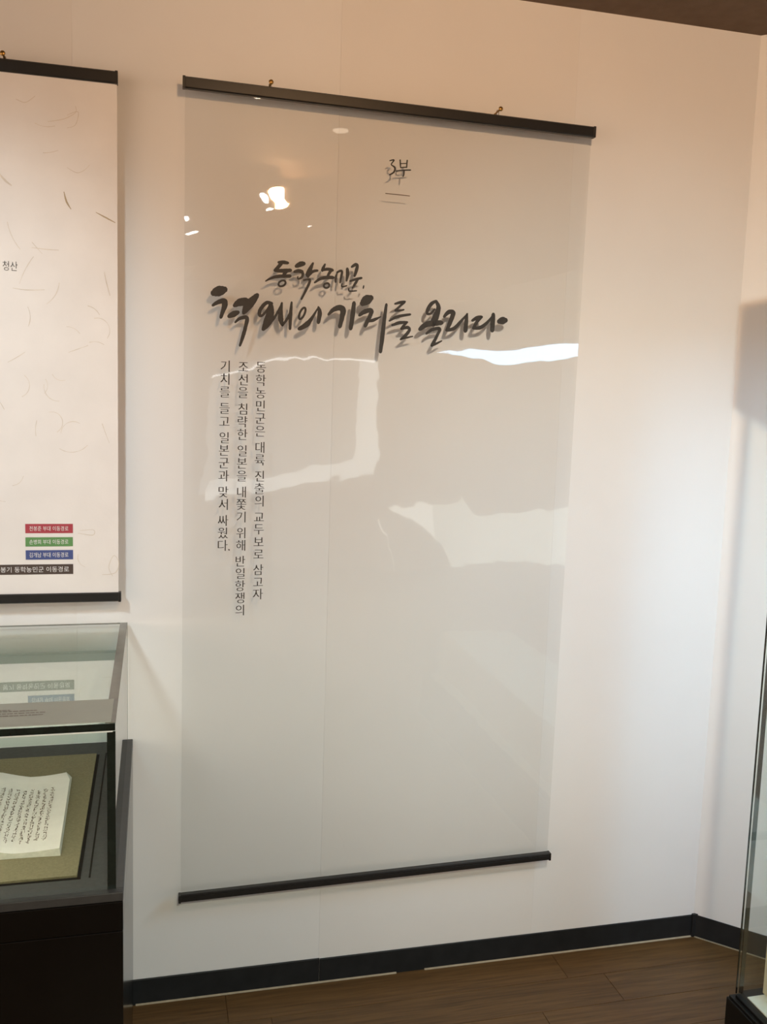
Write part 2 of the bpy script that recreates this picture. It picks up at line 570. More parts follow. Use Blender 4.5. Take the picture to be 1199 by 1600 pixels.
def rail(name, a, b, h, d, parent, cap_l=True, cap_r=True, groove=False):
    bm = bmesh.new()
    hh, dd = h / 2, d / 2
    prof = [(dd, -hh), (dd, hh), (-dd * 0.6, hh), (-dd, hh * 0.8), (-dd, -hh * 0.8), (-dd * 0.6, -hh)]
    if groove:
        prof[4:4] = [(-dd, hh * 0.45), (-dd * 0.85, hh * 0.36), (-dd, hh * 0.27)]
    bm_bar(bm, a, b, prof)
    r = from_bm(name, bm, MT['rail'], parent)
    dirn = (Vector(b) - Vector(a)).normalized()
    for flag, p, sg in ((cap_l, Vector(a), -1), (cap_r, Vector(b), 1)):
        if flag:
            bm = bmesh.new()
            q = p + dirn * sg * 0.004
            m = (p + q) / 2
            bm_box(bm, m.x - 0.003, m.x + 0.003, m.y - dd * 1.12, m.y + dd * 1.12, m.z - hh * 1.05, m.z + hh * 1.05, 0.0008)
            from_bm('end_cap', bm, MT['rail'], r)
    return r

rail('top_rail', TL, TR, 0.0255, 0.014, banner)
rail('bottom_rail', BL, BR, 0.0195, 0.016, banner, groove=True)

def film_print(name, V, Fs, mat, px=True, parent=banner, scale=None):
    """lay flat print on the film; V in photo pixels when px"""
    out = []
    for p in V:
        if px:
            q = on_y(p[0], p[1], GAP)
        else:
            q = Vector((p[0], GAP, p[1]))
        out.append((q.x, film_y(q.x, q.z) - 0.0009, q.z))
    return make(name, out, Fs, mat, parent)

S1 = 260 / 1199.0
def A(*pts):     # left half of the title, traced on a grid whose origin is pixel (310, 390)
    return [(310 + x * S1, 390 + y * S1, w * S1 * 1.22) for x, y, w in pts]
def B(*pts):     # right half, origin (550, 390)
    return [(550 + x * S1, 390 + y * S1, w * S1 * 1.22) for x, y, w in pts]

TITLE = [
    # first line, six small characters
    [A((578, 92, 16), (612, 92, 22), (645, 97, 18)), A((598, 100, 22), (572, 130, 22), (553, 150, 20)), A((553, 152, 18), (610, 153, 24), (664, 150, 22)),
     A((640, 152, 22), (622, 172, 20), (610, 192, 18)), A((485, 227, 8), (520, 208, 15), (570, 194, 20), (660, 191, 22)), A(*ring(603, 244, 27, 19, 12, -0.5))],
    [A((706, 120, 24), (735, 106, 32), (758, 102, 28)), A((692, 160, 16), (722, 154, 22), (750, 158, 16)), A((722, 158, 14), (752, 170, 16), (745, 200, 14), (718, 212, 10), (716, 196, 8)),
     A((826, 98, 12), (806, 140, 26), (790, 178, 30), (790, 196, 18)), A((792, 194, 12), (822, 160, 18), (858, 152, 14)), A((758, 221, 10), (803, 218, 14), (785, 272, 16), (742, 358, 12))],
    [A((912, 106, 10), (900, 132, 18), (893, 152, 18)), A((893, 150, 14), (930, 142, 18), (965, 150, 20)), A((955, 152, 20), (938, 178, 16), (930, 200, 16)),
     A((838, 238, 12), (878, 212, 18), (925, 202, 22), (970, 203, 20)), A(*ring(923, 260, 20, 17, 12, -0.4))],
    [A((1000, 166, 8), (990, 200, 14), (988, 236, 12)), A((998, 166, 12), (1022, 154, 14), (1034, 164, 14), (1026, 205, 14), (1020, 240, 10)), A((1072, 140, 18), (1074, 180, 20), (1066, 226, 12)),
     A((1034, 246, 8), (1034, 268, 10), (1068, 262, 8))],
    [A((1104, 126, 14), (1130, 110, 20), (1144, 118, 18), (1136, 155, 20), (1124, 192, 14)), A((1092, 228, 12), (1130, 216, 16), (1174, 206, 14)), A((1148, 214, 14), (1130, 245, 16), (1108, 278, 10)),
     A((1082, 282, 8), (1088, 300, 10), (1138, 298, 8)), B((83, 262, 8), (80, 280, 8))],
    # second line, larger characters
    [A((112, 312, 44), (150, 298, 62), (188, 288, 44)), A((104, 402, 16), (140, 380, 26), (185, 370, 34), (190, 402, 34), (178, 440, 26), (163, 488, 20)),
     A((262, 402, 26), (300, 380, 46), (350, 376, 50)), A((424, 328, 28), (395, 362, 44), (360, 400, 54), (328, 455, 26)), A((222, 480, 26), (255, 464, 36), (285, 452, 26)),
     A((266, 524, 12), (300, 496, 20), (350, 492, 24), (340, 560, 22), (322, 625, 22), (300, 692, 14))],
    [A((530, 388, 18), (490, 384, 22), (448, 430, 22), (440, 468, 20), (458, 476, 16), (492, 440, 14), (518, 396, 12)), A((522, 390, 24), (520, 450, 44), (500, 520, 50), (468, 574, 24)),
     A((470, 572, 18), (545, 495, 16), (602, 390, 10)), A((602, 384, 12), (594, 440, 24), (594, 500, 32), (606, 545, 18)), A((606, 545, 14), (640, 500, 16), (668, 440, 12)), A((672, 380, 12), (664, 470, 22), (660, 572, 16))],
    [A(*ring(748, 460, 17, 44, 13, 0.42)), A((726, 572, 22), (780, 540, 32), (820, 490, 18), (862, 420, 8)), A((864, 414, 12), (874, 455, 26), (864, 526, 22))],
    [A((936, 470, 14), (970, 436, 26), (1015, 420, 34), (1040, 436, 36), (1034, 490, 28), (1018, 556, 24)), A((1120, 384, 22), (1112, 460, 28), (1096, 570, 24))],
    [B((76, 388, 40), (105, 364, 58), (132, 350, 42)), B((52, 474, 18), (90, 448, 28), (138, 440, 26), (126, 485, 24), (108, 520, 24), (94, 552, 22)), B((112, 518, 14), (155, 508, 20), (206, 484, 6)),
     B((246, 396, 16), (232, 500, 22), (218, 620, 26), (204, 738, 20))],
    [B((308, 392, 12), (345, 382, 18), (380, 376, 14)), B((376, 380, 16), (345, 408, 14), (310, 440, 14)), B((310, 440, 14), (345, 440, 14), (372, 434, 10)), B((268, 514, 12), (325, 484, 18), (418, 468, 14)),
     B((288, 546, 14), (340, 528, 20), (396, 524, 14)), B((392, 526, 14), (372, 548, 16), (352, 572, 14)), B((352, 572, 14), (398, 562, 20), (412, 580, 18), (385, 618, 20), (348, 648, 12)), B((350, 646, 10), (390, 636, 12), (436, 626, 8))],
    [B((606, 372, 16), (575, 388, 22), (548, 425, 22), (540, 460, 16), (565, 462, 14), (594, 430, 12)), B((604, 372, 18), (622, 415, 26), (608, 470, 36), (584, 535, 40)), B((488, 574, 24), (535, 540, 34), (590, 530, 36), (644, 528, 28)),
     B((534, 606, 14), (580, 576, 20), (630, 572, 20), (612, 620, 18), (576, 690, 22)), B((574, 690, 18), (610, 676, 14), (646, 658, 8))],
    [B((662, 484, 16), (695, 452, 26), (728, 456, 28), (712, 510, 26), (684, 580, 20)), B((680, 582, 18), (735, 568, 22), (790, 510, 16), (832, 462, 8)), B((828, 464, 12), (822, 520, 24), (816, 586, 26))],
    [B((866, 512, 16), (900, 492, 22), (934, 486, 18)), B((932, 488, 16), (900, 520, 20), (874, 566, 18)), B((872, 566, 18), (925, 562, 22), (975, 525, 18), (1018, 470, 8)), B((1018, 466, 22), (1014, 520, 28), (1010, 584, 26)),
     B((1062, 518, 34), (1085, 512, 46), (1104, 510, 36))],
]
for i, strokes in enumerate(TITLE):
    V, Fs = stroke_mesh(strokes, 0.05, i)
    film_print('brush_character', V, Fs, MT['ink'])

S2 = 360 / 1199.0
def C3(*pts):
    return [(600 + x * S2, 130 + y * S2, w * S2 * 1.25) for x, y, w in pts]
V, Fs = stroke_mesh([C3((30, 404, 5), (52, 401, 6), (38, 424, 5), (56, 440, 7), (51, 464, 7), (28, 478, 5))], 0.03)
film_print('section_numeral', V, Fs, MT['ink'])
V, Fs = stroke_mesh([C3((84, 400, 6), (85, 420, 6), (86, 440, 5)), C3((121, 402, 6), (119, 420, 6), (118, 440, 5)), C3((86, 420, 4), (118, 418, 4)), C3((86, 440, 5), (118, 438, 5)),
                     C3((64, 458, 5), (100, 454, 6), (138, 453, 6)), C3((104, 455, 6), (103, 475, 6), (99, 488, 4))], 0.03)
film_print('section_character', V, Fs, MT['ink'])
V, Fs = stroke_mesh([C3((8, 575, 3.6), (70, 581, 3.8), (133, 588, 3.6))], 0.0)
film_print('section_rule', V, Fs, MT['ink_rule'])

COLUMNS = [
    ('동학농민군은 대륙 진출의 교두보로 삼고자', 408.0, 574, 403.0, 928),
    ('조선을 침략한 일본을 내쫓기 위해 반일항쟁의', 380.5, 573, 374.5, 953),
    ('기치를 들고 일본군과 맞서 싸웠다', 352.0, 572, 348.0, 852),
]
BODY_THIN = -0.010
for txt, xa_, ya_, xb_, yb_ in COLUMNS:
    units = []
    u = 0.0
    for ch in txt:
        if ch == ' ':
            u += 0.28
        else:
            units.append((ch, u)); u += 1.0
    last = units[-1][1]
    # even spacing on the film itself
    pa, pb = on_y(xa_, ya_, GAP), on_y(xb_, yb_, GAP)
    pitch = (pa.z - pb.z) / last
    VV, FF = [], []
    for ch, uu in units:
        c = pa.lerp(pb, uu / last)
        gv, gf = glyph(ch, BODY_THIN)
        em = pitch * 0.99
        # keep the em box, centre it on the column
        k = len(VV)
        xs = [v[0] for v in gv]; ys = [v[1] for v in gv]
        mx, my = (max(xs) + min(xs)) / 2, (max(ys) + min(ys)) / 2
        for shift in (-0.015, 0.015):
            k = len(VV)
            for x, y in gv:
                VV.append((c.x + (x - mx + shift) * em * 0.96, c.z + (y - my) * em))
            FF += [tuple(a + k for a in f) for f in gf]
    film_print('text_column', VV, FF, MT['ink_fine'], px=False)
V, Fs = stroke_mesh([[(357.5, 858.5, 2.2), (358.2, 859.2, 2.2)]], 0)
film_print('full_stop', V, Fs, MT['ink_fine'])

# brass nails that carry the rails, each with its thread loop
def nail(px, py, rail_y, label, top_z, group='brass nails holding the banner rails'):
    head = on_y(px, py, -0.066)
    t = empty('wall_nail', (head.x, 0, head.z), label, 'nail', group)
    bm = bmesh.new()
    bm_tube(bm, [(head.x, 0.004, head.z - 0.002), (head.x, -0.064, head.z)], 0.0021, 8)
    from_bm('shank', bm, MT['brass'], t, smooth=False)
    bm = bmesh.new()
    bmesh.ops.create_uvsphere(bm, u_segments=12, v_segments=8, radius=0.0056)
    for v in bm.verts:
        v.co = Vector((v.co.x, v.co.y * 0.55, v.co.z)) + Vector((head.x, -0.066, head.z))
    from_bm('nail_head', bm, MT['brass'], t, smooth=True)
    return head

h1 = nail(424, 128, 0, 'brass nail above the left part of the clear banner', TL.z)
h2 = nail(783, 170, 0, 'brass nail above the right part of the clear banner', TR.z)
for h in (h1, h2):
    zr = TL.z + (TR.z - TL.z) * (h.x - TL.x) / (TR.x - TL.x) + 0.010
    bm = bmesh.new()
    bm_tube(bm, [(h.x - 0.003, GAP, zr), (h.x - 0.0024, GAP, h.z + 0.001), (h.x, GAP, h.z + 0.0034), (h.x + 0.0024, GAP, h.z + 0.001), (h.x + 0.003, GAP, zr)], 0.0007, 6)
    from_bm('thread_loop', bm, MT['ink_rule'], banner)

# ------------------------------------------------------------------ the paper poster at the left
PG = -0.040
pTR, pBR = on_y(181, 122, PG), on_y(187, 932, PG)
PX1 = (pTR.x + pBR.x) / 2
PX0 = PX1 - 1.0
def pz_top(x): return pTR.z
def pz_bot(x): return pBR.z
poster = empty('hanging_poster', ((PX0 + PX1) / 2, PG, pBR.z), 'cream mulberry paper poster with coloured legend labels hanging above the low glass case', 'poster')
v, f = [], []
n = 24
for j in range(n + 1):
    for i in range(n + 1):
        x = PX0 + (PX1 - PX0) * i / n
        z = pBR.z + (pTR.z - pBR.z) * j / n
        v.append((x, PG + 0.0012 * math.sin(4 * x + 3 * z) * math.sin(math.pi * j / n), z))
for j in range(n):
    for i in range(n):
        a = j * (n + 1) + i
        f.append((a, a + 1, a + n + 2, a + n + 1))
make('paper_sheet', v, f, MT['paper'], poster, smooth=True)
rail('top_rail', (PX0, PG, pTR.z), (PX1 - 0.003, PG, pTR.z), 0.0265, 0.014, poster)
rail('bottom_rail', (PX0, PG, pBR.z), (PX1 + 0.001, PG, pBR.z), 0.0215, 0.016, poster)

def poster_y(x, z):
    return PG + 0.0012 * math.sin(4 * x + 3 * z) * math.sin(math.pi * (z - pBR.z) / (pTR.z - pBR.z))

def poster_print(name, V, Fs, mat, parent=poster, px=True, lift=0.0008):
    out = []
    for p in V:
        q = on_y(p[0], p[1], PG) if px else Vector((p[0], PG, p[1]))
        out.append((q.x, poster_y(q.x, q.z) - lift, q.z))
    return make(name, out, Fs, mat, parent)

# printed fibres of the mulberry paper
traced = [([(75, 190, 0.9), (100, 186, 1.2), (118, 176, 0.8), (118, 166, .7)], 0), ([(105, 262, .8), (120, 270, 1), (132, 266, .8), (140, 258, .6)], 0), ([(100, 300, 1.2), (104, 315, 2.6), (111, 327, 1.0)], 1),
          ([(150, 332, .8), (165, 340, 2.2), (180, 348, 1.2)], 1), ([(-4, 268, 2), (8, 282, 3.2), (18, 290, 1.6)], 0), ([(50, 387, .8), (75, 390, 1.3), (92, 391, .7)], 0), ([(163, 425, .8), (166, 440, 1.4), (172, 462, 1.2)], 0),
          ([(25, 155, .8), (40, 160, 1.1), (55, 150, .8)], 0), ([(105, 180, .7), (122, 175, 1), (118, 195, .8), (105, 200, .6)], 0), ([(20, 450, .7), (40, 453, 1.2), (70, 453, .7)], 0),
          ([(160, 898, .8), (180, 895, 1.2), (186, 880, 1.0), (178, 868, .8), (170, 886, .9), (176, 900, .7)], 0), ([(122, 833, .7), (145, 836, 1.2), (146, 828, .8), (125, 829, .7)], 0)]
rnd = random.Random(11)
light_st, dark_st = [], []
for pts, d in traced:
    (dark_st if d else light_st).append(pts)
for k in range(40):
    x, y = rnd.uniform(-120, 172), rnd.uniform(135, 905)
    a = rnd.uniform(0, 6.28); c = rnd.uniform(-0.5, 0.5)
    pts = []
    for i in range(rnd.randint(4, 7)):
        pts.append((x, y, rnd.uniform(0.5, 1.1)))
        x = min(176, x + 8 * math.cos(a)); y = y + 8 * math.sin(a); a += c
    if all(138 < p[1] < 915 for p in pts):
        light_st.append(pts)
for sts, m in ((light_st, 'fibre'), (dark_st, 'fibre_dark')):
    for k, st in enumerate(sts):
        V, Fs = stroke_mesh([st], 0.1, k)
        poster_print('paper_fibre', V, Fs, MT[m], lift=0.0005)

def on_poster(px, py):
    q = on_y(px, py, PG)
    return q.x, q.z

def legend(name, px0, px1, py0, py1, mat, txt, tpx0, tpx1, th):
    x1, z1 = on_poster(px1, py0); _, z0 = on_poster(px1, py1)
    x0 = on_poster(px0, (py0 + py1) / 2)[0]
    o = poster_print(name, [(x0, z0), (x1, z0), (x1, z1), (x0, z1)], [(0, 1, 2, 3)], mat, px=False)
    ta, tb = on_poster(tpx0, (py0 + py1) / 2), on_poster(tpx1, (py0 + py1) / 2)
    V, Fs = text_verts(txt, (ta[0] + tb[0]) / 2, (z0 + z1) / 2, (z1 - z0) * th, tb[0] - ta[0])
    poster_print('label_lettering', V, Fs, MT['white_ink'], parent=o, px=False, lift=0.0014)
    return o

legend('red_label', 39.5, 113.8, 818.5, 832.8, MT['red'], '전봉준 부대 이동경로', 46, 107, 0.52)
legend('green_label', 39.8, 113.8, 839.2, 853.4, MT['green'], '손병희 부대 이동경로', 46, 107, 0.52)
legend('blue_label', 40.2, 114.2, 859.2, 873.8, MT['blue'], '김개남 부대 이동경로', 46, 107, 0.52)
legend('brown_label', -14.0, 114.4, 881.2, 896.6, MT['brown'], '봉기 동학농민군 이동경로', 1.0, 108, 0.56)
a, b = on_poster(4.2, 415), on_poster(27.5, 415)
hz = on_poster(15, 407.5)[1] - on_poster(15, 422.5)[1]
V, Fs = text_verts('청산', (a[0] + b[0]) / 2, a[1], hz, b[0] - a[0], thin=-0.008)
poster_print('place_name', V, Fs, MT['ink_fine'], px=False)
hp = nail(4, 83, 0, 'brass nail above the cream paper poster at the left', pTR.z)
bm = bmesh.new()
zr = pTR.z + 0.010
bm_tube(bm, [(hp.x - 0.003, PG, zr), (hp.x - 0.0024, PG, hp.z + 0.001), (hp.x, PG, hp.z + 0.0034), (hp.x + 0.0024, PG, hp.z + 0.001), (hp.x + 0.003, PG, zr)], 0.0007, 6)
from_bm('thread_loop', bm, MT['ink_rule'], poster)

# ------------------------------------------------------------------ the low table showcase at the left
XR, ZB, DB = -0.0509, 0.7076, 0.7263
XG, ZG = -0.0633, 1.001
YB, YF = -0.012, -0.712
XL = -1.45
case = empty('table_showcase', ((XL + XR) / 2, -DB / 2, 0), 'low table showcase with a black base and clear glass hood', 'showcase')
zseam = on_y(100, 1464, -DB).z
bm = bmesh.new()
bm_box(bm, XL, XR, -DB, -0.006, 0.0, zseam - 0.0006, 0.0012)
from_bm('base', bm, MT['lacquer'], case)
bm = bmesh.new()
bm_box(bm, XL, XR, -DB, -0.006, zseam + 0.0006, ZB - 0.017, 0.0012)
from_bm('upper_base', bm, MT['lacquer'], case)
box('base_joint', XL + 0.003, XR - 0.003, -DB + 0.003, -0.01, zseam - 0.003, zseam + 0.003, MT['gap'], case)
# rim that frames the deck
rimb = bmesh.new()
bm_box(rimb, XL, XR, -DB, YF + 0.001, ZB - 0.016, ZB, 0.0015)
from_bm('front_rim', rimb, MT['rim'], case)
rimb = bmesh.new()
bm_box(rimb, XG - 0.012, XR, YF + 0.0015, -0.006, ZB - 0.016, ZB, 0.0015)
from_bm('side_rim', rimb, MT['rim'], case)
box('deck', XL + 0.002, XG - 0.0125, YF + 0.0015, -0.006, ZB - 0.016, ZB - 0.004, MT['deck'], case)
# olive board set in the deck, with a dark gap round it and a groove beside it
ZO = ZB + 0.002
o_tr, o_br = on_z(150, 1177, ZO), on_z(122, 1367, ZO)
oy1, oy0 = o_tr.y, o_br.y
ox1 = (o_tr.x + o_br.x) / 2
gx = on_z(153, 1240, ZO).x
box('board_gap', XL + 0.03, ox1 + 0.006, oy0 - 0.004, oy1 + 0.003, ZB - 0.005, ZB - 0.0025, MT['gap'], case)
box('display_board', XL + 0.035, ox1, oy0, oy1, ZB - 0.003, ZO, MT['olive'], case, 0.0008)
gxa = on_z(152, 1270, ZB).x
box('deck_groove', gxa, gxa + 0.003, oy0 - 0.002, oy1 + 0.012, ZB - 0.005, ZB - 0.0032, MT['gap'], case)

T = 0.007
def pane(name, x0, x1, y0, y1, z0, z1, parent):
    """one clear sheet, mirrored by Fresnel; its edges are separate dark strips"""
    if x1 - x0 < 1e-5:
        v = [(x0, y0, z0), (x0, y1, z0), (x0, y1, z1), (x0, y0, z1)]
    elif y1 - y0 < 1e-5:
        v = [(x0, y0, z0), (x1, y0, z0), (x1, y0, z1), (x0, y0, z1)]
    else:
        v = [(x0, y0, z0), (x1, y0, z0), (x1, y1, z0), (x0, y1, z0)]
    return make(name, v, [(0, 1, 2, 3)], MT['glass'], parent)
top = pane('top_pane', XL, XG, YF, YB, ZG, ZG, case)
front = pane('front_pane', XL, XG, YF, YF, ZB, ZG - T, case)
side = pane('side_pane', XG, XG, YF, YB, ZB, ZG - T, case)
back = pane('back_pane', XL, XG, YB, YB, ZB, ZG - T, case)
def edge(name, x0, x1, y0, y1, z0, z1, m, par):
    return box(name, x0, x1, y0, y1, z0, z1, MT[m], par)
edge('front_edge', XL, XG, YF - 0.001, YF + 0.002, ZG - 0.012, ZG - 0.0005, 'glass_edge', top)
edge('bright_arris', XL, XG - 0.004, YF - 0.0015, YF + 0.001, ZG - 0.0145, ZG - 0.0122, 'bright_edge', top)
# bevelled right edge strip, wider at the back
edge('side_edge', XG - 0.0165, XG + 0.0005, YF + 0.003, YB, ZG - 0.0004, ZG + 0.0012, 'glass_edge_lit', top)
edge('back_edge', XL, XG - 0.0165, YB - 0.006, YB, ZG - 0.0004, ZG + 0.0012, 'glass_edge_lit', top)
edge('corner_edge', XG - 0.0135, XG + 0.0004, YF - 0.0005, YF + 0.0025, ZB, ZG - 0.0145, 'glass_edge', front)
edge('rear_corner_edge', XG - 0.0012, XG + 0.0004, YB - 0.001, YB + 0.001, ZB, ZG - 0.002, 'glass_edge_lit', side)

box('hidden_fill_strip', XL + 0.02, XG - 0.03, YF + 0.020, YF + 0.030, ZG - 0.0042, ZG - 0.0012, MT['case_fill'], case)  # unseen strip added under the card to brighten the book and deck

# caption card lying on the front of the glass top
ycap = on_z(100, 1098, ZG).y
card = tag(box('caption_card', XL + 0.05, on_z(176, 1112, ZG).x, YF + 0.0025, ycap, ZG + 0.0016, ZG + 0.0030, MT['caption'],
               origin=(-0.4, YF + 0.06, ZG + 0.0016)), 'pale grey caption card lying along the front edge of the glass top', 'card')
rnd = random.Random(5)
lines = []
for k, (yy, xe) in enumerate([(1110.5, 16), (1112.5, 58), (1116, 72), (1119.5, 67)]):
    x = -60
    while x < xe:
        w = rnd.uniform(3, 9)
        lines.append([(x, yy - 0.05 * x, 1.3), (min(x + w, xe), yy - 0.05 * min(x + w, xe), 1.3)])
        x += w + rnd.uniform(1.2, 3)
V, Fs = stroke_mesh(lines, 0.1, 2)
make('caption_print', [on_z(p[0], p[1], ZG + 0.0033) for p in V], Fs, MT['caption_ink'], card)

# open book on the olive board
ZP = ZO + 0.012
bk_tr, bk_br = on_z(111, 1207, ZP), on_z(93, 1327, ZP)
book = empty('open_book', (bk_tr.x - 0.12, (bk_tr.y + bk_br.y) / 2, ZO), 'old open book of brush writing lying on the olive board in the glass case', 'book')
PWD = 0.185
def page_z(s):       # s: 0 fore edge -> 1 spine
    return ZO + 0.0145 - 0.0055 * math.sin(min(1, s / 0.75) * math.pi) + 0.012 * max(0, (s - 0.45) / 0.45) * (1 if s < 0.9 else (1 - s) / 0.1)
spine_t = bk_tr.x - PWD
def page_pt(side, s, t, dz=0.0):
    """t 0 near the viewer, 1 far"""
    yb = bk_br.y + 0.004 * math.sin(s * 3)
    yt = bk_tr.y - 0.004 * math.sin(s * 3)
    xe = bk_br.x + (bk_tr.x - bk_br.x) * t
    sp = spine_t + (bk_br.x - bk_tr.x) * (1 - t)
    x = xe + (sp - xe) * s if side > 0 else sp - (xe - sp) * (1 - s)
    return Vector((x, yb + (yt - yb) * t, page_z(s) + dz))
for side in (1, -1):
    n1, n2 = 20, 8
    v, f = [], []
    for dz in (0, 1):
        for j in range(n2 + 1):
            for i in range(n1 + 1):
                p = page_pt(side, i / n1, j / n2)
                if dz == 0:
                    # clipped far outer corner
                    if i == 0 and j == n2:
                        p.x -= 0.010 * side; p.y -= 0.001
                    v.append(p)
                else:
                    v.append(Vector((p.x + 0.002 * side * (1 if i == 0 else 0), p.y - (0.0025 if j == 0 else 0), ZO + 0.0006)))
    W1 = n1 + 1
    K = W1 * (n2 + 1)
    fm = []
    for j in range(n2):
        for i in range(n1):
            a = j * W1 + i
            f.append((a, a + 1, a + W1 + 1, a + W1)); fm.append(0)
            f.append((K + a, K + a + W1, K + a + W1 + 1, K + a + 1)); fm.append(0)
    for i in range(n1):
        for a in (i, n2 * W1 + i):
            f.append((a, a + 1, K + a + 1, K + a)); fm.append(1)
    for j in range(n2):
        for a in (j * W1, j * W1 + n1):
            f.append((a, a + W1, K + a + W1, K + a)); fm.append(1)
    make('page_block', v, f, None, book, mats=[MT['page'], MT['page_edge']], fmat=fm)
    if side > 0:
        rnd = random.Random(9)
        # columns of tiny brush marks, unreadable at this distance
        for c in range(11):
            s = 0.17 + c * 0.074
            V3, F3 = [], []
            t = 0.80 + rnd.uniform(-0.01, 0.01)
            tend = 0.13 + rnd.uniform(-0.015, 0.015)
            while t > tend:
                hgt = rnd.uniform(0.020, 0.034)
                for q in range(7):
                    s0 = s + rnd.uniform(-0.024, 0.010); t0 = t - rnd.uniform(0, hgt)
                    if rnd.random() < 0.55:
                        ds, dt = rnd.uniform(0.008, 0.018), rnd.uniform(0.003, 0.0055)
                    else:
                        ds, dt = rnd.uniform(0.003, 0.006), rnd.uniform(0.010, 0.022)
                    k = len(V3)
                    for aa, bb_ in ((0, 0), (1, 0), (1, 1), (0, 1)):
                        V3.append(page_pt(1, s0 + ds * aa, t0 - dt * bb_, 0.0007))
                    F3.append((k, k + 1, k + 2, k + 3))
                t -= hgt + rnd.uniform(0.004, 0.010)
            make('writing_column', V3, F3, MT['page_ink'], book)

# ------------------------------------------------------------------ the tall showcase at the right
ZPL = 0.20
pb = on_z(1136, 1549, ZPL)
TX0, TY1 = pb.x, pb.y
TX1, TY0 = TX0 + 0.46, TY1 - 1.7
HZ0, HZ1 = 1.76, 1.985
tall = empty('tall_showcase', ((TX0 + TX1) / 2, (TY0 + TY1) / 2, 0), 'tall glass showcase on a black plinth standing at the right edge', 'showcase')
box('plinth', TX0, TX1, TY0, TY1, 0.0, ZPL - 0.012, MT['blackbox'], tall, 0.002)
bm = bmesh.new()
for k in range(2):
    off = 0.004 + 0.010 * k
    z0 = ZPL - 0.012 + 0.006 * k
    bm_box(bm, TX0 + off, TX0 + 0.034, TY0 + off, TY1 - off, z0, z0 + 0.006, 0.001)
from_bm('side_rail', bm, MT['blackbox'], tall)
bm = bmesh.new()
bm_box(bm, TX0 + 0.034, TX1 - 0.004, TY1 - 0.030, TY1 - 0.004, ZPL - 0.012, ZPL, 0.001)
from_bm('rear_rail', bm, MT['blackbox'], tall)
gx0, gy1 = TX0 + 0.018, TY1 - 0.010
def tpane(name, v):
    return make(name, v, [(0, 1, 2, 3)], MT['glass_tall'], tall)
p_side = tpane('side_pane', [(gx0, TY0 + 0.01, ZPL), (gx0, gy1, ZPL), (gx0, gy1, HZ0), (gx0, TY0 + 0.01, HZ0)])
p_back = tpane('rear_pane', [(gx0, gy1, ZPL), (TX1 - 0.01, gy1, ZPL), (TX1 - 0.01, gy1, HZ0), (gx0, gy1, HZ0)])
# polished corner: thin dark line, clear gap, broader grey line
box('corner_arris', gx0 - 0.0012, gx0 + 0.0022, gy1 - 0.001, gy1 + 0.001, ZPL, HZ0, MT['glass_dark'], p_side)
box('corner_edge', gx0 + 0.0075, gx0 + 0.0185, gy1 - 0.001, gy1 + 0.001, ZPL, HZ0, MT['glass_grey'], p_back)
box('hood', TX0, TX1, TY0, TY1, HZ0 + 0.006, HZ1, MT['hood'], tall, 0.003)
box('display_floor', TX0 + 0.034, TX1 - 0.01, TY0 + 0.02, TY1 - 0.030, ZPL - 0.012, ZPL + 0.002, MT['cream'], tall, 0.001)
LED_X0, LED_X1, LED_Y0, LED_Y1 = TX0 + 0.05, TX1 - 0.05, TY0 + 0.1, TY1 - 0.30
box('led_panel', LED_X0, LED_X1, LED_Y0, LED_Y1, HZ0, HZ0 + 0.006, MT['lamp_led'], tall)
ped_b = on_z(1184, 1545, ZPL)
ped = tag(box('display_block', ped_b.x, TX1 - 0.02, TY0 + 0.05, ped_b.y - 0.018, ZPL + 0.002, 0.412, MT['cream'], None, 0.002,
              origin=(ped_b.x + 0.1, (TY0 + ped_b.y) / 2, ZPL + 0.002)), 'cream display block inside the tall glass showcase at the right', 'display block')

# ------------------------------------------------------------------ ceiling spots (seen as glints in the film) and lit shapes across the hall
def mirrored(px, py, y=None, z=None):
    """where the ray of a pixel goes after the film mirrors it: on plane y or height z"""
    d = ray(px, py)
    hit = on_y(px, py, GAP)
    r = Vector((d.x, -d.y, d.z))
    t = (y - hit.y) / r.y if y is not None else (z - hit.z) / r.z
    return hit + r * t

def spot(loc, aim, lens, label, rad=0.020):
    loc = Vector(loc)
    t = empty('ceiling_spotlight', (loc.x, loc.y, CEIL), label, 'lamp', 'ceiling spotlights above the hall')
    d = (Vector(aim) - loc).normalized()
    bm = bmesh.new()
    back = loc - d * 0.10
    bm_tube(bm, [back - d * 0.01, back, loc - d * 0.03, loc - d * 0.006], [rad * 0.5, rad * 0.8, rad, rad * 1.05], 16)
    from_bm('housing', bm, MT['lamp_body'], t)
    bm = bmesh.new()
    bm_tube(bm, [loc - d * 0.0058, loc - d * 0.004], rad * 0.9, 16)
    from_bm('lens', bm, MT[lens], t)
    bm = bmesh.new()
    m = loc - d * 0.06
    bm_tube(bm, [(m.x, m.y, m.z + rad * 0.6), (m.x, m.y, CEIL)], 0.008, 8)
    from_bm('stem', bm, MT['lamp_body'], t)

